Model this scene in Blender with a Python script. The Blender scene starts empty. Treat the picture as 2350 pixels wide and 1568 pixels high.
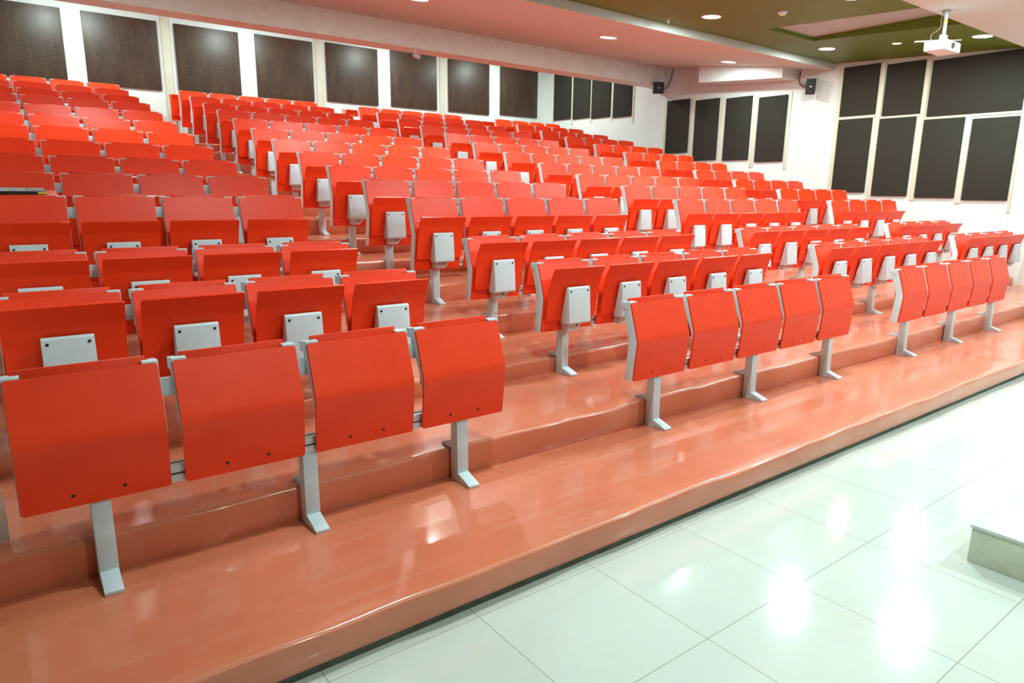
import bpy, math, random
from mathutils import Vector, Matrix
random.seed(7)
SC = bpy.context.scene
COL = SC.collection
ZO = 1.005            # the tiled floor is z = 0
FL = 0.0

# ------------------------------------------------------------------ materials
def new_mat(name):
    m = bpy.data.materials.new(name); m.use_nodes = True
    nt = m.node_tree; b = nt.nodes['Principled BSDF']
    return m, nt, b
def setp(b, **k):
    for n, v in k.items(): b.inputs[n.replace('_', ' ')].default_value = v
def noise(nt, scale, detail=3, rough=.5, vec=None, dist=0):
    n = nt.nodes.new('ShaderNodeTexNoise'); n.inputs['Scale'].default_value = scale
    n.inputs['Detail'].default_value = detail; n.inputs['Roughness'].default_value = rough
    n.inputs['Distortion'].default_value = dist
    if vec is not None: nt.links.new(vec, n.inputs['Vector'])
    return n
def ramp(nt, src, stops):
    r = nt.nodes.new('ShaderNodeValToRGB'); nt.links.new(src, r.inputs['Fac'])
    e = r.color_ramp.elements
    while len(e) < len(stops): e.new(.5)
    for el, (p, c) in zip(e, stops):
        el.position = p; el.color = (c, c, c, 1) if isinstance(c, (int, float)) else (*c, 1)
    return r
def objco(nt, scale=(1, 1, 1), kind='Object'):
    t = nt.nodes.new('ShaderNodeTexCoord'); mp = nt.nodes.new('ShaderNodeMapping')
    mp.inputs['Scale'].default_value = scale
    nt.links.new(t.outputs[kind], mp.inputs['Vector']); return mp.outputs['Vector']
def bump(nt, b, src, strength=.2, dist=.01):
    n = nt.nodes.new('ShaderNodeBump'); n.inputs['Strength'].default_value = strength
    n.inputs['Distance'].default_value = dist
    nt.links.new(src, n.inputs['Height']); nt.links.new(n.outputs['Normal'], b.inputs['Normal'])
def mixc(nt, fac, a, c):
    m = nt.nodes.new('ShaderNodeMix'); m.data_type = 'RGBA'
    if isinstance(fac, float): m.inputs['Factor'].default_value = fac
    else: nt.links.new(fac, m.inputs['Factor'])
    for s, v in ((6, a), (7, c)):
        if isinstance(v, tuple): m.inputs[s].default_value = (*v, 1)
        else: nt.links.new(v, m.inputs[s])
    return m.outputs[2]
def simple(name, col, rough=.5, metal=0, var=.06, nscale=6, bmp=0, spec=.5):
    m, nt, b = new_mat(name)
    v = objco(nt); n = noise(nt, nscale, 4, .6, v)
    r = ramp(nt, n.outputs['Fac'], [(.3, tuple(c*(1-var) for c in col)), (.7, tuple(min(1, c*(1+var)) for c in col))])
    nt.links.new(r.outputs['Color'], b.inputs['Base Color'])
    setp(b, Roughness=rough, Metallic=metal); b.inputs['Specular IOR Level'].default_value = spec
    if bmp: bump(nt, b, noise(nt, 220, 2, .5, v).outputs['Fac'], bmp, .002)
    return m
def emit(name, col, s):
    m, nt, b = new_mat(name)
    setp(b, Base_Color=(1, 1, 1, 1), Emission_Color=(*col, 1), Emission_Strength=s); m.cycles.emission_sampling = 'NONE'; return m

M = {}
# red laminate
def laminate():
    m, nt, b = new_mat('red_laminate')
    v = objco(nt); n = noise(nt, 5, 4, .6, v)
    r = ramp(nt, n.outputs['Fac'], [(.3, (.88, .040, .004)), (.7, (.94, .054, .008))])
    nt.links.new(r.outputs['Color'], b.inputs['Base Color'])
    setp(b, Roughness=.38)
    b.inputs['Specular IOR Level'].default_value = .36
    return m
M['red'] = laminate()
M['frame'] = simple('white_powder_coat', (.60, .71, .77), .38, 0, .04, 9)
M['beam'] = simple('silver_white_aluminium', (.66, .74, .78), .32, .15, .04, 9)
M['black'] = simple('black_plastic', (.012, .012, .013), .45)
M['slot'] = simple('dark_slot_rubber', (.03, .032, .03), .6)
def vinyl():
    m, nt, b = new_mat('terracotta_vinyl')
    v = objco(nt); vs = objco(nt, (.7, 9, 3))
    n = noise(nt, 1.6, 5, .6, v); ns = noise(nt, 2.2, 6, .65, vs, .4)
    c1 = ramp(nt, n.outputs['Fac'], [(.3, (.60, .158, .078)), (.7, (.72, .212, .112))])
    c2 = ramp(nt, ns.outputs['Fac'], [(.54, (0, 0, 0)), (.70, (.34, .34, .34))])
    col = mixc(nt, c2.outputs['Color'], c1.outputs['Color'], (.66, .36, .25))
    # thin scuffs
    w = noise(nt, 1.1, 8, .7, objco(nt, (1.2, 26, 8)), .2)
    c3 = ramp(nt, w.outputs['Fac'], [(.63, (0, 0, 0)), (.67, (.20, .20, .20))])
    col = mixc(nt, c3.outputs['Color'], col, (.42, .30, .18))
    nt.links.new(col, b.inputs['Base Color'])
    setp(b, Roughness=.34, Coat_Weight=.55, Coat_Roughness=.10)
    bump(nt, b, noise(nt, 3.2, 2, .5, v).outputs['Fac'], .22, .012)
    return m
M['vinyl'] = vinyl()
def tile():
    m, nt, b = new_mat('polished_white_tile')
    v = objco(nt)
    br = nt.nodes.new('ShaderNodeTexBrick'); br.offset = 0; br.squash = 1
    mp = nt.nodes.new('ShaderNodeMapping'); t = nt.nodes.new('ShaderNodeTexCoord')
    mp.inputs['Location'].default_value = (-2.063 + .632*8, 1.514 + .632*8 , 0)
    nt.links.new(t.outputs['Object'], mp.inputs['Vector']); nt.links.new(mp.outputs['Vector'], br.inputs['Vector'])
    for k, x in (('Scale', 1), ('Mortar Size', .0022), ('Mortar Smooth', .3), ('Brick Width', .632), ('Row Height', .632)): br.inputs[k].default_value = x
    br.inputs['Color1'].default_value = (.62, .68, .645, 1); br.inputs['Color2'].default_value = (.64, .70, .66, 1)
    br.inputs['Mortar'].default_value = (.36, .35, .29, 1)
    nz = noise(nt, 1.3, 8, .62, v, 1.2)
    ve = ramp(nt, nz.outputs['Fac'], [(.47, 0.0), (.497, .30), (.524, 0.0)])
    nz2 = noise(nt, 1.0, 3, .5, v)
    fade = ramp(nt, nz2.outputs['Fac'], [(.5, 0.0), (.66, 1.0)])
    mu = nt.nodes.new('ShaderNodeMath'); mu.operation = 'MULTIPLY'
    nt.links.new(ve.outputs['Color'], mu.inputs[0]); nt.links.new(fade.outputs['Color'], mu.inputs[1])
    col = mixc(nt, mu.outputs[0], br.outputs['Color'], (.62, .58, .38))
    nt.links.new(col, b.inputs['Base Color'])
    setp(b, Roughness=.10)
    return m
M['tile'] = tile()
M['wall'] = simple('white_wall_paint', (.73, .79, .77), .55, 0, .02, 2)
M['beam_paint'] = simple('brightened_white_paint', (.88, .92, .86), .6)  # white paint lightened to stand in for bounce light on the beam
M['front'] = simple('brown_wall_cladding', (.20, .17, .13), .6)
M['ceil'] = simple('white_ceiling_paint', (.62, .64, .61), .7, 0, .02, 2)
M['olive'] = simple('olive_ceiling_paint', (.112, .185, .014), .55, 0, .05, 2)
M['trim'] = simple('cream_trim', (.66, .64, .52), .5, 0, .04, 4)
M['marble'] = simple('stage_stone', (.62, .66, .52), .28, 0, .10, 9)
M['grey_wood'] = simple('plinth_concrete', (.075, .08, .055), .7, 0, .3, 14)
def fabric():
    m, nt, b = new_mat('charcoal_acoustic_fabric')
    v = objco(nt)
    n = noise(nt, 160, 2, .6, v); n2 = noise(nt, 2.5, 3, .5, v)
    r = ramp(nt, n.outputs['Fac'], [(.3, (.023, .021, .015)), (.7, (.043, .040, .028))])
    c = mixc(nt, n2.outputs['Fac'], r.outputs['Color'], (.036, .034, .030))
    nt.links.new(c, b.inputs['Base Color']); setp(b, Roughness=.85)
    b.inputs['Specular IOR Level'].default_value = .2
    bump(nt, b, n.outputs['Fac'], .4, .003)
    return m
M['fabric'] = fabric()
def pegboard():
    m, nt, b = new_mat('brown_perforated_board')
    t = nt.nodes.new('ShaderNodeTexCoord'); sp = nt.nodes.new('ShaderNodeSeparateXYZ')
    nt.links.new(t.outputs['Object'], sp.inputs['Vector'])
    outs = []
    for a in ('X', 'Z'):
        s = nt.nodes.new('ShaderNodeMath'); s.operation = 'MULTIPLY'; s.inputs[1].default_value = 2*math.pi/.046
        nt.links.new(sp.outputs[a], s.inputs[0])
        c = nt.nodes.new('ShaderNodeMath'); c.operation = 'COSINE'; nt.links.new(s.outputs[0], c.inputs[0]); outs.append(c)
    ad = nt.nodes.new('ShaderNodeMath'); ad.operation = 'ADD'
    nt.links.new(outs[0].outputs[0], ad.inputs[0]); nt.links.new(outs[1].outputs[0], ad.inputs[1])
    dots = nt.nodes.new('ShaderNodeMath'); dots.operation = 'GREATER_THAN'; dots.inputs[1].default_value = 1.15
    nt.links.new(ad.outputs[0], dots.inputs[0])
    v = objco(nt, (5, 5, .9)); n = noise(nt, 2.2, 5, .65, v)
    base = ramp(nt, n.outputs['Fac'], [(.25, (.026, .012, .007)), (.5, (.046, .022, .012)), (.8, (.072, .044, .020))])
    f = nt.nodes.new('ShaderNodeMath'); f.operation = 'MULTIPLY'; f.inputs[1].default_value = .5
    nt.links.new(dots.outputs[0], f.inputs[0])
    c = mixc(nt, f.outputs[0], base.outputs['Color'], (.19, .125, .08))
    nt.links.new(c, b.inputs['Base Color'])
    setp(b, Roughness=.42); b.inputs['Specular IOR Level'].default_value = .5; bump(nt, b, dots.outputs[0], -.35, .004)
    return m
M['peg'] = pegboard()
M['plastic'] = simple('white_plastic', (.80, .80, .82), .4, 0, .02)
M['darkvent'] = simple('grey_vent', (.28, .28, .30), .5)
M['steel'] = simple('galvanised_steel', (.55, .56, .52), .4, .7)
M['yellow'] = simple('yellow_tape', (.75, .60, .08), .5)
M['cable'] = simple('grey_cable', (.17, .15, .13), .5)
M['speaker'] = simple('speaker_black', (.010, .013, .017), .5)
M['speaker_grille'] = simple('speaker_grille_mesh', (.017, .021, .027), .6, 0, .2, 300, .3)
M['glass_dark'] = simple('dark_camera_glass', (.02, .02, .025), .08)
M['pinkpanel'] = simple('pinkish_tray_board', (.42, .50, .50), .6, 0, .05, 3)
M['led'] = emit('blue_led', (.05, .35, 1.0), 6)
M['cool_lamp'] = emit('cool_white_diffuser', (.95, 1.0, .98), 9)
M['warm_lamp'] = emit('warm_diffuser', (1.0, .70, .22), 5)
M['paper'] = simple('book_paper', (.80, .78, .70), .8)
def cover():
    m, nt, b = new_mat('printed_book_cover')
    v = objco(nt, (9, 12, 1)); n = noise(nt, 1.6, 3, .6, v, 1.5)
    r = ramp(nt, n.outputs['Fac'], [(.0, (.78, .62, .03)), (.40, (.80, .66, .05)), (.45, (.20, .36, .72)), (.52, (.48, .56, .70)), (.6, (.10, .12, .12))])
    nt.links.new(r.outputs['Color'], b.inputs['Base Color']); setp(b, Roughness=.25); return m
M['cover'] = cover()
M['peel'] = simple('chipped_plaster', (.80, .80, .74), .9, 0, .1, 30, .5)

# ------------------------------------------------------------------ mesh helper
class MB:
    def __init__(s): s.v, s.f = [], []
    def add(s, vs, fs):
        o = len(s.v); s.v += [tuple(x) for x in vs]; s.f += [tuple(i+o for i in f) for f in fs]; return s
    def box(s, x0, x1, y0, y1, z0, z1):
        return s.add([(x0,y0,z0),(x1,y0,z0),(x1,y1,z0),(x0,y1,z0),(x0,y0,z1),(x1,y0,z1),(x1,y1,z1),(x0,y1,z1)],
                     [(0,3,2,1),(4,5,6,7),(0,1,5,4),(1,2,6,5),(2,3,7,6),(3,0,4,7)])
    def prism_x(s, pts, x0, x1):      # pts = (y,z) polygon
        n = len(pts)
        return s.add([(x0,y,z) for y,z in pts]+[(x1,y,z) for y,z in pts],
                     [tuple(range(n)), tuple(range(2*n-1, n-1, -1))]+[(i, n+i, n+(i+1)%n, (i+1)%n) for i in range(n)])
    def prism_z(s, pts, z0, z1):      # pts = (x,y)
        n = len(pts)
        return s.add([(x,y,z0) for x,y in pts]+[(x,y,z1) for x,y in pts],
                     [tuple(range(n-1,-1,-1)), tuple(range(n, 2*n))]+[(i, (i+1)%n, n+(i+1)%n, n+i) for i in range(n)])
    def prism_y(s, pts, y0, y1):      # pts = (x,z)
        n = len(pts)
        return s.add([(x,y0,z) for x,z in pts]+[(x,y1,z) for x,z in pts],
                     [tuple(range(n)), tuple(range(2*n-1, n-1, -1))]+[(i, n+i, n+(i+1)%n, (i+1)%n) for i in range(n)])
    def cyl(s, a, b, r, n=16, r2=None):
        a, b = Vector(a), Vector(b); d = (b-a).normalized()
        u = d.orthogonal().normalized(); w = d.cross(u); r2 = r if r2 is None else r2
        vs = [a+(u*math.cos(2*math.pi*i/n)+w*math.sin(2*math.pi*i/n))*r for i in range(n)]
        vs += [b+(u*math.cos(2*math.pi*i/n)+w*math.sin(2*math.pi*i/n))*r2 for i in range(n)]
        return s.add(vs, [tuple(range(n-1,-1,-1)), tuple(range(n,2*n))]+[(i,(i+1)%n,n+(i+1)%n,n+i) for i in range(n)])
    def tube(s, pts, r, n=8):
        for a, b in zip(pts, pts[1:]): s.cyl(a, b, r, n)
        return s
    def build(s, name, mat, parent=None, loc=(0,0,0), bevel=0, seg=2, smooth=True):
        me = bpy.data.meshes.new(name); me.from_pydata(s.v, [], s.f); me.update()
        import bmesh
        bm = bmesh.new(); bm.from_mesh(me); bmesh.ops.recalc_face_normals(bm, faces=bm.faces)
        if bevel:
            es = [e for e in bm.edges if len(e.link_faces) == 2 and e.calc_face_angle(0) > .6]
            bmesh.ops.bevel(bm, geom=es, offset=bevel, segments=seg, profile=.6, affect='EDGES', clamp_overlap=True)
        bm.to_mesh(me); bm.free()
        me.materials.append(M[mat] if isinstance(mat, str) else mat)
        if smooth:
            me.shade_smooth()
            me.set_sharp_from_angle(angle=math.radians(38))
        o = bpy.data.objects.new(name, me); COL.objects.link(o); o.location = loc
        if parent: o.parent = parent
        return o
def tag(o, label, cat, group=None):
    o['label'] = label; o['category'] = cat
    if group: o['group'] = group
    return o
def struct(o): o['kind'] = 'structure'; return o
def empty(name, loc, label=None, cat=None, group=None):
    e = bpy.data.objects.new(name, None); COL.objects.link(e); e.location = loc; e.empty_display_size = .1
    if label: tag(e, label, cat, group)
    return e
def copy_tree(o, loc=None, parent=None, skip=()):
    c = o.copy(); COL.objects.link(c); c.parent = parent
    if loc is not None: c.location = loc
    for ch in o.children:
        if ch.name.split('.')[0] in skip: continue
        copy_tree(ch, None, c, skip)
    return c

# ------------------------------------------------------------------ seating layout
YR = [0.0,0.9037,1.8151,2.7435,3.6433,4.5372,5.4023,6.3021,7.1917,8.0816,8.9801,9.8629,10.7721,11.688,12.545]
ZT = [0.0,0.1676,0.2878,0.6036,0.7712,0.9322,1.1115,1.3061,1.4992,1.6981,1.8984,2.0822,2.2788,2.468,2.50]
TALLH, SHORTH = .985, .842
TALL = [3 <= i <= 13 for i in range(15)]
TR = [ZT[i]-(TALLH if TALL[i] else SHORTH)+ZO for i in range(15)]     # tread heights
PIT, W = .5474, .50
BX = {'L': (0.0, 4), 'M': (3.178, 5), 'R': (6.8286, 5), 'F': (10.5397, 4)}
DX = {'L': [.01,.02,-.02,-.016,-.01,-.01,-.009,0,.015,.027,.04,.048,.052,.058,.058],
      'M': [0,-.015,-.02,-.035,-.055,-.062,-.07,-.072,-.058,-.046,-.03,-.018,-.012,0,0],
      'R': [-.03,.07,.075,.056,.05,.035,.038,.030,.012,0,.01,-.003,-.01,-.012,-.012],
      'F': [-.10,-.115,-.055,.01,.022,.045,.04,.035,.022,.025,-.01,0,-.005,-.018,-.018]}
BNAME = {'L': 'left-end block', 'M': 'left-centre block', 'R': 'right-centre block', 'F': 'right-end block'}
ORD = ['front','second','third','fourth','fifth','sixth','seventh','eighth','ninth','tenth','eleventh','twelfth','thirteenth','fourteenth','rearmost']
SORD = ['first','second','third','fourth','fifth']
RISE_Y = .03

XR, YB, XL = 13.05, 12.85, -.062
# ------------------------------------------------------------------ tiers
def tier(k):
    y0 = YR[k-1]+RISE_Y if k > 0 else -.83
    y1 = YR[k]+RISE_Y+.01 if k < 14 else YB
    z1 = TR[k]; z0 = FL+.032 if k == 0 else TR[k-1]-.02
    xl = -1.6 if k < 2 else XL
    segs = []
    n = 150; r = .022
    prof_n = 5
    mb = MB(); rows = []
    for i in range(n+1):
        x = xl+(XR-xl)*i/n
        wv = .007*math.sin(x*3.1+k*1.7)+.005*math.sin(x*7.3+k*.9)+.004*math.sin(x*13.1+k*2.3)
        wz = .003*math.sin(x*5.1+k*2.9)+.002*math.sin(x*11.7+k)
        yy = y0+wv*.8
        p = [(y1, z0), (y0+.012, z0), (yy+.002, z0+.02), (yy, (z0+z1)/2)]
        for a in range(prof_n+1):
            t = math.pi/2*a/prof_n
            p.append((yy+r-r*math.cos(t), z1+wz-r+r*math.sin(t)))
        p.append((yy+.09, z1)); p.append((y1, z1))
        rows.append([(x, py, pz) for py, pz in p])
    m = len(rows[0]); vs = [v for row in rows for v in row]; fs = []
    for i in range(n):
        for j in range(m):
            a = i*m+j; b = i*m+(j+1)%m; fs.append((a, b, b+m, a+m))
    fs.append(tuple(range(m))); fs.append(tuple(n*m+j for j in range(m-1, -1, -1)))
    mb.add(vs, fs)
    o = mb.build('seating_tier', 'vinyl'); struct(o); return o
for k in range(15): tier(k)
# dark gap strip under the first tier and pale bead of grout in front of it
struct(MB().box(-1.6, XR, -.812, -.70, FL, FL+.045).build('trim_1', 'grey_wood'))

# ------------------------------------------------------------------ room shell
def slab(name, mat, *b, bevel=0): return struct(MB().box(*b).build(name, mat, bevel=bevel))
fl = slab('floor', 'tile', -1.7, XR+.1, -7.2, -.70, -.08, FL)
ZC = ZO
slab('wall_right', 'wall', XR, XR+.2, -7.2, YB+.2, 0, 5.6)
slab('wall_right_pier', 'wall', XR-.06, XR-.001, -7.2, 1.12, 0, ZC+2.84)
slab('wall_back', 'wall', XL-.2, XR, YB, YB+.2, 1.5, 5.6)
slab('wall_left', 'wall', XL-.2, XL, .20, YB, 0, 5.6)
slab('wall_front', 'front', -1.7, XR, -7.2, -7.0, 0, 4.4)
slab('wall_left_front', 'front', -1.8, -1.6, -7.0, .4, 0, 4.4)
# end of the left wall next to the front row, edge plaster chipped away
mb = MB(); pts = []
for i in range(41):
    z = TR[1]+.001+i*.09
    pts.append((XL+.022+.010*math.sin(i*1.9)+.006*math.sin(i*4.3)-(.02 if i in (5, 6) else 0), z))
poly = [(-1.6, TR[1]+.001)]+pts+[(-1.6, pts[-1][1])]
struct(MB().prism_y(poly, .185, .24).build('wall_left_end', 'trim'))
# plaster lip on the edge
lip = [(x-.020, z) for x, z in pts]
struct(MB().prism_y([(XL-.045, TR[1]+.001)]+[(x+.004, z) for x, z in pts]+[(XL-.045, pts[-1][1])], .181, .1855).build('trim_2', 'peel'))

def slopez(y): return ZC+2.99+.134*(y-4.3)
# low ceiling over the middle rows (slopes up towards the back)
mb = MB().prism_x([(4.3, slopez(4.3)), (8.45, slopez(8.45)), (8.45, slopez(8.45)+.12), (4.3, slopez(4.3)+.12)], -1.6, XR)
struct(mb.build('ceiling', 'ceil', smooth=False))
# dropped beam in front of the rear rows
struct(MB().box(XL, XR, 8.45, 8.87, ZC+3.15, ZC+4.5).build('ceiling_beam', 'beam_paint'))
struct(MB().box(XL, XR, 8.87, YB, ZC+4.35, ZC+4.5).build('ceiling_rear', 'ceil'))
# olive ceiling with a sunk tray, edge band, stage soffit
def gz(y): return ZC+2.93+(y-1.1)*(.17/3.2)
TX0, TX1, TY1 = 9.47, 10.72, 3.42
def gpan(x0, x1, y0, y1):
    return ([(x0,y0,gz(y0)),(x1,y0,gz(y0)),(x1,y1,gz(y1)),(x0,y1,gz(y1)),(x0,y0,gz(y0)+.16),(x1,y0,gz(y0)+.16),(x1,y1,gz(y1)+.16),(x0,y1,gz(y1)+.16)],
            [(0,3,2,1),(4,5,6,7),(0,1,5,4),(1,2,6,5),(2,3,7,6),(3,0,4,7)])
mb = MB()
for q in ((-1.6, TX0, .9, 4.30), (TX1, XR, .9, 4.30), (TX0, TX1, TY1, 4.30)): mb.add(*gpan(*q))
struct(mb.build('ceiling_olive', 'olive', smooth=False))
struct(MB().box(TX0-.05, TX1+.05, .9, TY1+.05, ZC+3.11, ZC+3.16).build('ceiling_tray', 'pinkpanel'))
struct(MB().box(TX0+.35, TX0+.42, 1.0, 3.0, ZC+3.104, ZC+3.11).build('trim_3', 'darkvent'))
struct(MB().box(-1.6, XR, 4.285, 4.31, ZC+2.985, ZC+3.12).build('trim_4', 'ceil'))
struct(MB().box(-1.6, XR, -7.0, 1.13, ZC+2.85, ZC+3.1).build('ceiling_soffit', 'ceil'))
# boxed duct on the right wall under the low ceiling
mb = MB().add([(12.52,5.05,ZC+2.89),(XR,5.05,ZC+2.89),(XR,7.03,ZC+3.02),(12.52,7.03,ZC+3.02),
               (12.52,5.05,slopez(5.05)+.02),(XR,5.05,slopez(5.05)+.02),(XR,7.03,slopez(7.03)+.02),(12.52,7.03,slopez(7.03)+.02)],
              [(0,3,2,1),(4,5,6,7),(0,1,5,4),(1,2,6,5),(2,3,7,6),(3,0,4,7)])
struct(mb.build('ceiling_duct_box', 'wall', smooth=False))

# ------------------------------------------------------------------ wall boards
def board_x(y0, y1, z0, z1, label, group):     # on the right wall
    o = MB().box(-.035, 0, -(y1-y0)/2, (y1-y0)/2, 0, z1-z0).build('acoustic_panel', 'fabric', loc=(XR-.001, (y0+y1)/2, z0+ZC), bevel=.006)
    return tag(o, label, 'acoustic panel', group)
A = [('low', 3.48, 4.10, .75, 2.07), ('low', 2.73, 3.34, .69, 2.035), ('low', 1.97, 2.59, .665, 1.97), ('low', 1.20, 1.85, .635, 1.93),
     ('up', 3.45, 4.10, 2.135, 3.00), ('up', 2.69, 3.325, 2.085, 2.955), ('up', 1.20, 2.57, 2.02, 2.92)]
AL = ['tall charcoal fabric panel, lower row on right wall, farthest from camera', 'tall charcoal fabric panel, lower row on right wall, second from far end',
      'tall charcoal fabric panel, lower row on right wall, second from near end', 'tall charcoal fabric panel, lower row on right wall, nearest the camera',
      'squarish charcoal fabric panel, upper row on right wall, beside second speaker', 'squarish charcoal fabric panel, upper row on right wall, middle one of three',
      'wide charcoal fabric panel high on right wall under the projector']
for (kd, y0, y1, z0, z1), l in zip(A, AL): board_x(y0, y1, z0, z1, l, 'charcoal panels in the near bay of the right wall')
B = [(7.635, 8.28, 1.62, 2.80), (6.83, 7.46, 1.43, 2.74), (6.015, 6.655, 1.41, 2.705), (5.21, 5.85, 1.355, 2.645)]
for i, (y0, y1, z0, z1) in enumerate(B):
    board_x(y0, y1, z0, z1, 'charcoal fabric panel between the two speakers, %s from the left of four' % SORD[i], 'charcoal panels between the speakers')
D = [(11.68, 12.385, 2.66, 4.05), (10.92, 11.59, 2.635, 4.05), (10.175, 10.86, 2.60, 4.05), (9.435, 10.065, 2.56, 4.05)]
for i, (y0, y1, z0, z1) in enumerate(D):
    board_x(y0, y1, z0, z1, 'charcoal fabric panel left of first speaker, %s from the left of four' % SORD[i], 'charcoal panels in the rear bay of the right wall')
PB = [(.30, 1.53, 2.60, 3.87), (1.85, 3.12, 2.585, 3.88), (3.43, 4.67, 2.605, 3.885), (5.01, 6.27, 2.635, 3.91),
      (6.58, 7.865, 2.68, 3.95), (8.205, 9.495, 2.70, 3.985), (9.845, 11.12, 2.705, 3.985), (11.485, 12.78, 2.745, 4.015)]
PO = ['first','second','third','fourth','fifth','sixth','seventh','eighth']
for i, (x0, x1, z0, z1) in enumerate(PB):
    o = MB().box(-(x1-x0)/2, (x1-x0)/2, -.035, 0, 0, z1-z0).build('perforated_board', 'peg', loc=((x0+x1)/2, YB-.001, z0+ZC), bevel=.006)
    tag(o, 'brown perforated wall board on back wall, %s from the left' % PO[i], 'acoustic panel', 'brown perforated boards on the back wall')
# cream strips framing the boards
tn = 5
def trimbox(*b):
    global tn
    struct(MB().box(*b).build('trim_%d' % tn, 'trim', bevel=.003)); tn += 1
def vx(y0, y1, z0, z1, t=.018): trimbox(XR-t, XR-.0005, y0, y1, z0+ZC, z1+ZC)
for a, b in ((4.115, 4.19), (3.355, 3.435), (2.605, 2.68)): vx(a, b, .62, 3.02)
vx(1.865, 1.955, .58, 1.97); vx(1.12, 1.185, .45, 2.9)
vx(1.19, 4.11, 1.99, 2.01, .014) if False else None
for (a, b, z) in ((3.44, 4.11, 2.10), (2.685, 3.35, 2.06), (1.19, 2.60, 1.99)): vx(a, b, z-.02, z+.02, .014)
vx(8.30, 8.36, 1.4, 2.9); vx(5.12, 5.18, 1.2, 2.7); vx(7.49, 7.60, 1.35, 2.8, .012); vx(6.69, 6.80, 1.3, 2.75, .012); vx(5.88, 5.985, 1.25, 2.7, .012)
vx(12.40, 12.44, 2.5, 4.1); vx(9.36, 9.41, 2.4, 4.1)
for a in (11.635, 10.89, 10.12): vx(a-.03, a+.03, 2.5, 4.1, .012)
for x in (3.27, 6.42, 9.67): trimbox(x-.07, x+.07, YB-.03, YB-.0005, 1.8+ZC, 4.3+ZC)

# ------------------------------------------------------------------ seat parts
def profile(pts, n=26, smooth=3):
    # smooth polyline through pts (Catmull-Rom with tight bend), returns evenly spaced samples and normals
    P = [Vector(p) for p in pts]; out = []
    dense = []
    for i in range(len(P)-1):
        for k in range(20): dense.append(P[i].lerp(P[i+1], k/20))
    dense.append(P[-1])
    for _ in range(smooth):
        dense = [dense[0]]+[(dense[i-1]+dense[i]*2+dense[i+1])/4 for i in range(1, len(dense)-1)]+[dense[-1]]
    L = [0]
    for a, b in zip(dense, dense[1:]): L.append(L[-1]+(b-a).length)
    T = L[-1]
    # sample positions: dense near both ends for rounded corners
    r = .013; ss = [r*(1-math.cos(math.pi/2*i/5)) for i in range(6)]
    ss = ss+[r+(T-2*r)*i/n for i in range(1, n)]+[T-x for x in reversed(ss)]
    res = []
    for s in ss:
        i = max(j for j in range(len(L)) if L[j] <= s+1e-9); i = min(i, len(L)-2)
        t = (s-L[i])/(L[i+1]-L[i]); p = dense[i].lerp(dense[i+1], t)
        a = dense[max(0, i-1)]; b = dense[min(len(dense)-1, i+2)]; d = (b-a).normalized()
        nrm = Vector((d[1], -d[0]))          # candidate
        res.append((s, p, nrm))
    return res, T, r
def sheet(pts, w, th, sgn=1):
    """curved board, pts from top to bottom in (y,z); front face on pts, thickness to the back (+y)"""
    res, T, r = profile(pts); mb = MB(); rows = []
    for s, p, nrm in res:
        if nrm[0] < 0: nrm = -nrm
        e = min(s, T-s); hw = w/2
        if e < r: hw -= r-math.sqrt(max(0, r*r-(r-e)**2))
        q = p+nrm*th
        rows.append([(-hw, p[0], p[1]), (hw, p[0], p[1]), (hw, q[0], q[1]), (-hw, q[0], q[1])])
    vs = [v for row in rows for v in row]; fs = []
    for i in range(len(rows)-1):
        for j in range(4): a = i*4+j; b = i*4+(j+1)%4; fs.append((a, b, b+4, a+4))
    fs.append((0,1,2,3)); k = (len(rows)-1)*4; fs.append((k+3,k+2,k+1,k))
    return mb.add(vs, fs)
SHORT = [(0, .842), (-.078, .60), (-.052, .345)]
TALLP = [(0, .985), (-.094, .655), (-.050, .33)]
def lerp_prof(pts, off):
    res, T, r = profile(pts)
    return [(p[0]+off, p[1]) for s, p, n in res][2:-2:2]
def frame_mesh(pts, side, full=True):
    fr = lerp_prof(pts, .0135); h = pts[0][1]; b = pts[-1][1]
    front = [(fr[0][0], h-.004)]+fr+[(fr[-1][0], b+.002)]
    n = len(front)
    if not full:
        front = [q for q in front if q[1] > b+.42*(h-b)]; n = len(front)
    back = [(y+(.066 if full else .066*max(.12, 1-.9*i/(n-1))), z) for i, (y, z) in enumerate(front)]
    mb = MB(); x0, x1 = (-W/2, -W/2+.026) if side < 0 else (W/2-.026, W/2)
    mb.prism_x(front+back[::-1], x0, x1)
    # cap with an inward tab on the top corner
    xa, xb = (x0-.001, x0+.056) if side < 0 else (x1-.056, x1+.001)
    y = front[0][0]; mb.box(xa, xb, y-.0115, y+.026, h-.008, h+.007)
    mb.box(x0-.0015 if side < 0 else x0, x1 if side < 0 else x1+.0015, front[0][0]-.002, back[0][0]+.004, h-.045, h+.001)
    yb = front[-1][0]
    if False: mb.box(x0-.0015 if side < 0 else x0, x1 if side < 0 else x1+.0015, yb-.001, yb+.070, b, b+.045)
    return mb
def bolt_mesh(r=.0085): return MB().cyl((0, 0, 0), (0, -.005, 0), r, 14, r*.8)
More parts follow.
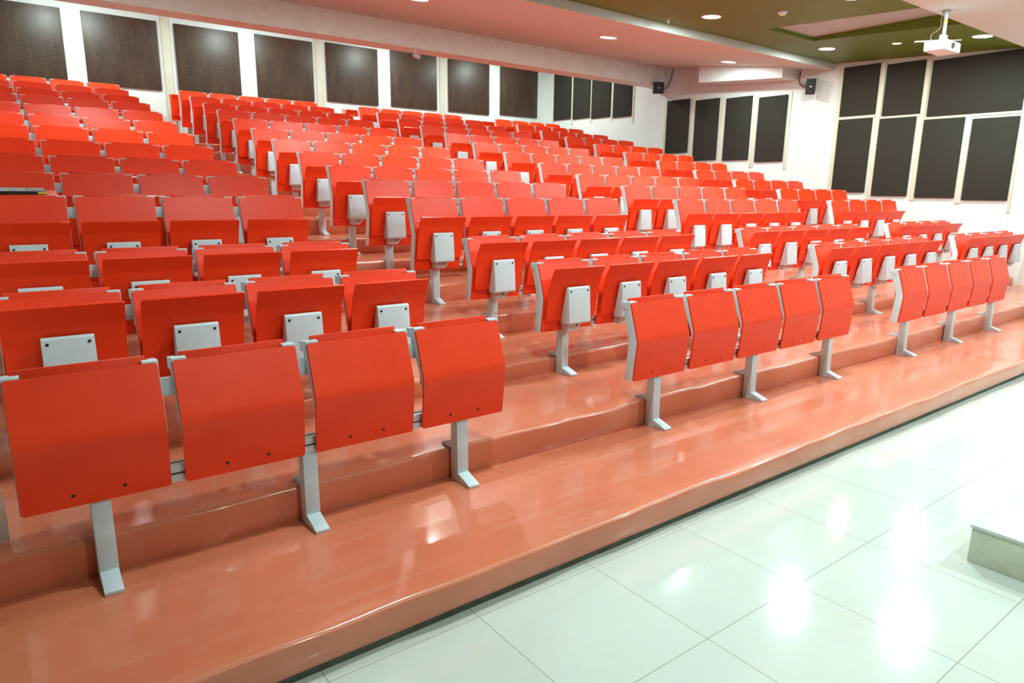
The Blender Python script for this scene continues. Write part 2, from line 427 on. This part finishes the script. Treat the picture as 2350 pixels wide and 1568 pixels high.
def make_seat(name, pts, pan=True, tablet=True, bolts=True, open_tablet=False, ends=(False, False)):
    root = empty(name, (0, 0, 0)); h = pts[0][1]; b = pts[-1][1]
    back = sheet(pts, W-.006, .012).build('backrest' if pan else 'front_panel', 'red', root)
    if bolts:
        for x in (-.085, .085):
            bo = bolt_mesh().build('bolt', 'black', back, loc=(x, pts[-1][0]-.001, b+.045))
    for sd in (-1, 1): frame_mesh(pts, sd, ends[sd > 0]).build('side_frame', 'frame', root, bevel=.003)
    if tablet:
        if open_tablet: MB().box(-.215, .215, 0, .30, -.016, 0).build('writing_tablet', 'red', root, loc=(0, .030, h+.006), bevel=.004).rotation_euler = (math.radians(7), 0, 0)
        else: MB().add(*[(lambda m: (m.v, m.f))(MB().box(-.213, .213, 0, .016, -.31, 0))][0]).build('writing_tablet', 'red', root, loc=(0, .052, h+.022), bevel=.004).rotation_euler = (math.radians(-8), 0, 0)
    if pan:
        sheet([(-.192, .818), (-.150, .735), (-.122, .63), (-.092, .432)], .481, .013).build('seat_pan', 'red', root)
        # wedge-shaped cast bracket
        mb = MB()
        xw = .104
        prof = [(-.168, .678), (-.176, .670), (-.197, .42), (-.190, .408), (-.105, .408), (-.098, .425), (-.150, .678)]
        mb.prism_x(prof, -xw, xw)
        br = mb.build('seat_bracket', 'frame', root, bevel=.0035, seg=2)
        if bolts:
            for x in (-.082, .082):
                bo = bolt_mesh(.0075).build('bolt', 'black', br, loc=(x, -.1765, .648)); bo.rotation_euler = (math.radians(5), 0, 0)
        mb = MB().prism_y([(-.060, .42), (.095, .42), (.095, .405), (.040, .345), (-.060, .345)], -.125, -.055)
        hs = mb.build('hinge_support', 'frame', root, bevel=.003)
        if bolts: bolt_mesh(.007).build('bolt', 'black', hs, loc=(.03, -.1255, .385))
    return root
PROTO = {}
def proto(kind, left, right):
    k = (kind, left, right)
    if k not in PROTO:
        e = (left, right)
        PROTO[k] = {'short': lambda: make_seat('auditorium_seat', SHORT, ends=e), 'tall': lambda: make_seat('auditorium_seat', TALLP, ends=e),
                    'tall_far': lambda: make_seat('auditorium_seat', TALLP, bolts=False, ends=e),
                    'open': lambda: make_seat('auditorium_seat', TALLP, open_tablet=True, ends=e),
                    'last': lambda: make_seat('auditorium_seat', SHORT, tablet=False, bolts=False, ends=e),
                    'desk': lambda: make_seat('writing_desk', SHORT, pan=False, ends=e)}[kind]()
    return PROTO[k]
used = set()
def place(proto, loc, skip=()):
    if proto.name not in used:
        used.add(proto.name)
        if not skip: proto.location = loc; return proto
    return copy_tree(proto, loc, None, skip)
def block_x(b, r): return BX[b][0]+DX[b][r]
for r in range(15):
    for b in 'LMRF':
        x0 = block_x(b, r); n = BX[b][1]
        for j in range(n):
            loc = (x0+W/2+j*PIT, YR[r], TR[r])
            kind = 'desk' if r == 0 else 'last' if r == 14 else 'open' if (r, b, j) == (3, 'L', 0) else 'short' if not TALL[r] else 'tall_far' if r >= 8 else 'tall'
            o = place(proto(kind, j == 0, j == n-1), loc)
            if r == 0:
                tag(o, 'red front-row desk panel with folded tablet, %s from the left, %s' % (SORD[j], BNAME[b]), 'desk', 'front-row desk panels without seats')
            else:
                if kind == 'open': lb = 'red tip-up seat with opened tablet under the book, fourth row, left-end block'
                elif j == n-1: lb = 'red tip-up seat at right end of %s row, %s' % (ORD[r], BNAME[b])
                elif j == 0: lb = 'red tip-up seat at left end of %s row, %s' % (ORD[r], BNAME[b])
                elif n == 5 and j == 2: lb = 'red tip-up seat in the middle of %s row, %s' % (ORD[r], BNAME[b])
                else: lb = 'red tip-up seat, %s from the left in %s row, %s' % (SORD[j], ORD[r], BNAME[b])
                tag(o, lb, 'chair', 'red tip-up seats in the tiered rows')

# ------------------------------------------------------------------ beams with legs
def leg_mesh(top, rise):
    mb = MB()
    mb.prism_x([(-.042, .012), (-.036, top), (.026, top), (.026, .012)], -.034, .034)
    return mb
def feet(parent, rise):
    f = MB().prism_x([(-.036, .052), (-.040, 0), (-.150, 0), (-.150, .014)], -.033, .033).build('foot', 'frame', parent, bevel=.003)
    base = MB().box(-.034, .034, -.045, .026, 0, .014).build('base_plate', 'frame', parent, bevel=.002)
    z = rise+.001
    MB().prism_x([(.020, z+.055), (.020, z), (.125, z), (.125, z+.012)], -.030, .030).build('foot', 'frame', parent, bevel=.003)
def make_beam(n, r):
    L = (n-1)*PIT+W
    h = TALLH if TALL[r] else SHORTH
    root = empty('seat_beam', (0, 0, 0))
    mb = MB()
    mb.box(.027, L-.027, -.028, .028, .383, .418); mb.box(.027, L-.027, -.032, .028, .345, .377)
    bm_ = mb.build('beam', 'beam', root, bevel=.003)
    MB().box(.028, L-.028, -.024, .024, .376, .384).build('slot_strip', 'slot', bm_)
    MB().box(.028, L-.028, -.006, .002, .4175, .4195).build('slot_strip', 'slot', bm_)
    yr = .0 if TALL[r] else .004
    MB().box(.02, L-.02, yr+.012, yr+.030, h-.145, h-.070).build('upper_rail', 'beam', root, bevel=.003)
    rise = TR[r+1]-TR[r] if r < 14 else 0
    if n == 4: xs = [W/2, (3*PIT+W)/2, 3*PIT+W/2]
    else: xs = [W/2, 2*PIT+W/2, 4*PIT+W/2]
    for x in xs:
        lg = leg_mesh(.346, rise).build('leg', 'frame', root, loc=(x, 0, 0), bevel=.004)
        feet(lg, rise)
    return root
for r in range(15):
    pro = {}
    for b in 'LMRF':
        n = BX[b][1]; loc = (block_x(b, r), YR[r], TR[r])
        if n in pro: o = copy_tree(pro[n], loc)
        else: o = pro[n] = make_beam(n, r); o.location = loc
        tag(o, 'white metal beam on legs carrying the %s row, %s' % (ORD[r], BNAME[b]), 'seat beam', 'beams on legs under the seat rows')

# ------------------------------------------------------------------ book on the open tablet
bk = empty('book', (.165, YR[3]+.165, TR[3]+TALLH+.0225), 'thick yellow and blue paperback lying on an opened red tablet', 'book')
w2, d2, t = .215, .095, .022
MB().box(-w2+.004, w2-.004, -d2+.004, d2-.003, .0015, t-.0015).build('pages', 'paper', bk)
MB().box(-w2, w2, -d2, d2, t-.0018, t).build('cover', 'cover', bk)
MB().box(-w2, w2, -d2, d2, 0, .0018).build('cover', 'cover', bk)
sp = MB().box(-w2, w2, -d2-.002, -d2, 0, t).build('spine', 'black', bk)
MB().box(-w2+.0, -w2+.10, -d2-.003, -d2-.002, .004, t-.004).build('spine_band', 'yellow', sp)
MB().box(w2-.05, w2, -d2-.003, -d2-.002, .004, t-.004).build('spine_band', 'yellow', sp)
bk.rotation_euler = (math.radians(7), 0, math.radians(2)); bk.location.z = TR[3]+TALLH+.006+math.sin(math.radians(7))*.135+.0015

# ------------------------------------------------------------------ stage platform corner
o = empty('stage_platform', (3.533, -1.874, 0), 'low white-topped stone stage platform at right edge of the tiled floor', 'platform')
MB().box(0, 4.5, -3.2, 0, 0, .170).build('side', 'marble', o, bevel=.003)
MB().box(-.006, 4.5, -3.2, .006, .170, .186).build('top', 'tile', o, bevel=.004)

# ------------------------------------------------------------------ wall speakers
def speaker(name, loc, rz, rx, w, h, d, label):
    s = empty(name, loc, label, 'speaker', 'black wall speakers')
    s.rotation_euler = (rx, 0, rz)
    MB().prism_z([(-w/2, -d/2), (w/2, -d/2), (w*.36, d/2), (-w*.36, d/2)], -h/2, h/2).build('cabinet', 'speaker', s, bevel=.008)
    MB().box(-w/2+.012, w/2-.012, -d/2-.006, -d/2+.004, -h/2+.015, h/2-.015).build('grille', 'speaker_grille', s, bevel=.003)
    MB().box(-.022, .022, -d/2-.009, -d/2-.005, -.012, .008).build('badge', 'plastic', s, bevel=.002)
    MB().box(-.03, .03, d/2, d/2+.10, -.03, .03).build('bracket', 'steel', s, bevel=.003)
    return s
speaker('wall_speaker', (12.74, 8.36, ZC+3.075), math.radians(-28), math.radians(4), .24, .25, .17, 'small black wall speaker in the far corner under the ceiling beam')
speaker('wall_speaker', (12.87, 4.66, ZC+2.715), math.radians(-52), math.radians(6), .18, .285, .16, 'black wall speaker with white badge beside the near charcoal panels')
def conduit(pts, label):
    # smooth the path
    P = [Vector(p) for p in pts]
    for _ in range(3):
        Q = [P[0]]
        for a, b in zip(P, P[1:]): Q += [a.lerp(b, .25), a.lerp(b, .75)]
        P = Q+[P[-1]]
    o = MB().tube(P, .012, 8).build('speaker_cable', 'cable'); tag(o, label, 'cable', 'grey conduits feeding the wall speakers')
conduit([(XR-.014, 8.20, slopez(8.2)-.02), (XR-.014, 8.22, ZC+3.30), (XR-.03, 8.30, ZC+3.10), (12.84, 8.44, ZC+3.03)], 'thin grey cable dropping from ceiling to the far corner speaker')
conduit([(XR-.014, 4.99, ZC+3.06), (XR-.014, 5.01, ZC+2.86), (XR-.03, 4.92, ZC+2.76), (12.96, 4.72, ZC+2.735)], 'thin grey cable dropping from ceiling to the near wall speaker')

# ------------------------------------------------------------------ projector
pj = empty('projector', (9.63, .981, ZC+2.41), 'white ceiling projector with side vents on a pole mount', 'projector')
pj.location = (9.44, .985, ZC+2.375)
bd = MB().box(-.215, .215, -.12, .12, 0, .115).build('body', 'plastic', pj, bevel=.016, seg=3)
for i in range(7):
    MB().box(-.219, -.214, -.105+i*.017, -.095+i*.017, .025, .092).build('vent', 'darkvent', bd)
MB().cyl((-.02, -.118, .060), (-.02, -.135, .060), .034, 20).build('lens', 'glass_dark', pj)
MB().box(-.13, -.115, -.124, -.118, .035, .075).build('indicator', 'led', pj)
for sx in (-1, 1): MB().cyl((.14*sx, .08, 0), (.14*sx, .08, -.012), .012, 10).build('foot', 'plastic', pj)
mt = MB(); mt.box(-.045, .045, -.045, .045, .465, .475); mt.build('ceiling_plate', 'steel', pj, bevel=.002)
MB().cyl((0, 0, .13), (0, 0, .47), .019, 14).build('pole', 'frame', pj)
MB().cyl((0, 0, .33), (0, 0, .365), .021, 14).build('tape', 'yellow', pj)
MB().box(-.05, .05, -.03, .03, .115, .20).build('tilt_joint', 'frame', pj, bevel=.012)
for a, b in (((-.02, 0, .135), (-.36, .16, .10)), ((.02, 0, .135), (.30, -.08, .17)), ((0, .02, .135), (.05, .16, .122))):
    MB().cyl(a, b, .010, 8).build('mount_arm', 'steel', pj)
P = [Vector(p) for p in ((-.03, .02, .46), (-.06, .03, .36), (-.045, .02, .30), (-.08, .04, .24), (-.14, .09, .20), (-.13, .08, .12))]
for _ in range(2):
    Q = [P[0]]
    for a, b in zip(P, P[1:]): Q += [a.lerp(b, .25), a.lerp(b, .75)]
    P = Q+[P[-1]]
MB().tube(P, .005, 6).build('cable', 'cable', pj)

# ------------------------------------------------------------------ ceiling fixtures
def downlight(x, y, z, r, label, mat='cool_lamp', power=60, col=(1, .985, .95), tilt=0, group='round white ceiling downlights', lamp=True):
    e = empty('downlight', (x, y, z), label, 'ceiling light', group)
    e.rotation_euler = (tilt, 0, 0)
    n = 32; mb = MB(); vs, fs = [], []
    for i in range(n):
        a = 2*math.pi*i/n; c, s = math.cos(a), math.sin(a)
        vs += [(r*1.14*c, r*1.14*s, 0), (r*1.14*c, r*1.14*s, -.006), (r*c, r*s, -.008), (r*c, r*s, 0)]
    for i in range(n):
        for j in range(4):
            a = i*4+j; b = i*4+(j+1)%4; k = ((i+1)%n)*4
            fs.append((a, b, k+(j+1)%4, k+j))
    mb.add(vs, fs).build('trim_ring', 'plastic', e)
    MB().cyl((0, 0, -.001), (0, 0, -.006), r*.985, n).build('diffuser', mat, e)
    if lamp:
        ld = bpy.data.lights.new('lamp', 'AREA'); ld.shape = 'DISK'; ld.size = r*2; ld.energy = power; ld.color = col
        lo = bpy.data.objects.new('lamp', ld); COL.objects.link(lo); lo.parent = e; lo.location = (0, 0, -.012)
    return e
COOL = (.80, 1.0, .96)
PW = 56
st = math.atan(.134)
for x, l in ((1.45, 'round downlight in pale sloping ceiling, leftmost of its row, above left seats'), (4.97, 'round downlight in pale sloping ceiling, at top edge of picture'),
             (8.53, 'round downlight in pale sloping ceiling, middle of the picture'), (11.78, 'round downlight in pale sloping ceiling near the boxed duct')):
    downlight(x, 5.75, slopez(5.75)-.001, .135, l, power=PW*.85, col=COOL, tilt=st)
gt = math.atan(.17/3.2)
for x, y, l in ((8.27, 3.50, 'round downlight in olive ceiling left of the sunk tray'), (11.46, 3.60, 'round downlight in olive ceiling right of the sunk tray'),
                (4.4, 4.05, 'round downlight in olive ceiling above the left-centre seats'),
                (8.45, 1.62, 'round downlight in olive ceiling close to the stage soffit'), (11.75, 1.42, 'round downlight in olive ceiling mostly hidden by the soffit')):
    downlight(x, y, gz(y)-.001, .12, l, power=PW*(1.15 if x < 10 else .8), col=COOL, tilt=gt)
downlight(11.62, 2.55, gz(2.55)-.001, .062, 'small warm yellow downlight in olive ceiling beside the projector', 'warm_lamp', 14, (1, .72, .35), gt)
for x, y, p in ((8.95, .28, 1.45), (11.9, .1, .9), (5.6, .2, 1.8), (2.3, -.5, 1.25), (6.4, -3.2, 2.2), (9.3, -2.4, 1.2), (12.2, -2.6, .4), (2.2, -4.6, 1.4)):  # soffit lamps out of view, most of them added to brighten the front
    downlight(x, y, ZC+2.849, .12, 'unseen round downlight in stage soffit for front light, outside the picture', power=PW*p*.8, col=COOL, group='downlights in the stage soffit')
for x in (1.7, 4.8, 8.1, 11.3):
    downlight(x, 11.2, ZC+4.349, .12, 'round downlight in high rear ceiling, hidden behind the beam', power=PW*1.5, col=COOL, group='downlights in the rear ceiling')
for x in (5.35, 7.93, 9.58, 11.5):
    pass
SPL = ['second sprinkler head from the left under the sloping ceiling', 'third sprinkler head from the left under the sloping ceiling', 'rightmost sprinkler head, near the far corner speaker']
def sprinkler(x, y, z, label):
    e = empty('sprinkler_head', (x, y, z), label, 'sprinkler', 'fire sprinkler heads in the ceilings')
    MB().cyl((0, 0, 0), (0, 0, -.006), .028, 16).build('escutcheon', 'steel', e)
    MB().cyl((0, 0, -.005), (0, 0, -.055), .008, 10).tube([(.008, 0, -.03), (.014, 0, -.045), (0, 0, -.062)], .003, 6).tube([(-.008, 0, -.03), (-.014, 0, -.045), (0, 0, -.062)], .003, 6).build('body', 'steel', e)
    MB().cyl((0, 0, -.060), (0, 0, -.063), .017, 12).build('deflector', 'steel', e)
for x, l in zip((5.40, 7.94, 9.59, 11.50), ['leftmost sprinkler head under the sloping ceiling']+SPL): sprinkler(x, 7.84, slopez(7.84), l)
sprinkler(8.0, 4.03, gz(4.03), 'sprinkler head in the olive ceiling by the pale band')
e = empty('smoke_detector', (8.60, 2.63, gz(2.63)), 'white round smoke detector on the olive ceiling', 'smoke detector')
MB().cyl((0, 0, 0), (0, 0, -.018), .062, 24).build('base', 'plastic', e, bevel=.003)
MB().cyl((0, 0, -.017), (0, 0, -.045), .052, 24, .036).build('head', 'plastic', e, bevel=.004)
# CCTV camera under the beam
e = empty('security_camera', (6.50, 8.60, ZC+3.15), 'small white security camera hanging under the ceiling beam', 'camera')
MB().cyl((0, 0, 0), (0, 0, -.03), .045, 20).build('mount', 'plastic', e, bevel=.004)
MB().cyl((0, 0, -.02), (.03, -.02, -.085), .015, 12).build('arm', 'plastic', e)
MB().cyl((-.01, .02, -.075), (.085, -.06, -.125), .036, 20, .040).build('housing', 'plastic', e, bevel=.005)
MB().cyl((.083, -.058, -.124), (.092, -.066, -.129), .037, 20).build('lens_glass', 'glass_dark', e)

# ------------------------------------------------------------------ camera, world, view
C = Vector((.04958, -2.89881, .66397+ZO)); yaw, pit, rol = .649344, -.214733, .011808; f = 1563.26
fw = Vector((math.sin(yaw)*math.cos(pit), math.cos(yaw)*math.cos(pit), math.sin(pit)))
rt = Vector((math.cos(yaw), -math.sin(yaw), 0)); up = rt.cross(fw)
c, s = math.cos(rol), math.sin(rol)
r2 = rt*c+up*s; u2 = -rt*s+up*c
cam = bpy.data.cameras.new('camera'); co = bpy.data.objects.new('camera', cam); COL.objects.link(co)
mt = Matrix((r2, u2, -fw)).transposed().to_4x4(); mt.translation = C; co.matrix_world = mt
cam.sensor_width = 36; cam.lens = f/2350*36; cam.clip_start = .05
cam.dof.use_dof = True; cam.dof.focus_distance = 4.2; cam.dof.aperture_fstop = 4.0
SC.camera = co
w = bpy.data.worlds.new('world'); SC.world = w; w.use_nodes = True
w.node_tree.nodes['Background'].inputs['Color'].default_value = (.8, .85, .9, 1)
w.node_tree.nodes['Background'].inputs['Strength'].default_value = .02
SC.view_settings.view_transform = 'Standard'; SC.view_settings.look = 'None'
SC.view_settings.gamma = 1; SC.view_settings.use_curve_mapping = False
SC.view_settings.exposure = 0.33
try:
    SC.cycles.use_denoising = True; SC.cycles.denoiser = 'OPENIMAGEDENOISE'
    SC.cycles.max_bounces = 4; SC.cycles.diffuse_bounces = 3; SC.cycles.glossy_bounces = 2; SC.cycles.use_adaptive_sampling = True; SC.cycles.adaptive_threshold = .06; SC.cycles.adaptive_min_samples = 12
    SC.cycles.sample_clamp_indirect = 8; SC.cycles.caustics_reflective = False; SC.cycles.caustics_refractive = False
except Exception: pass
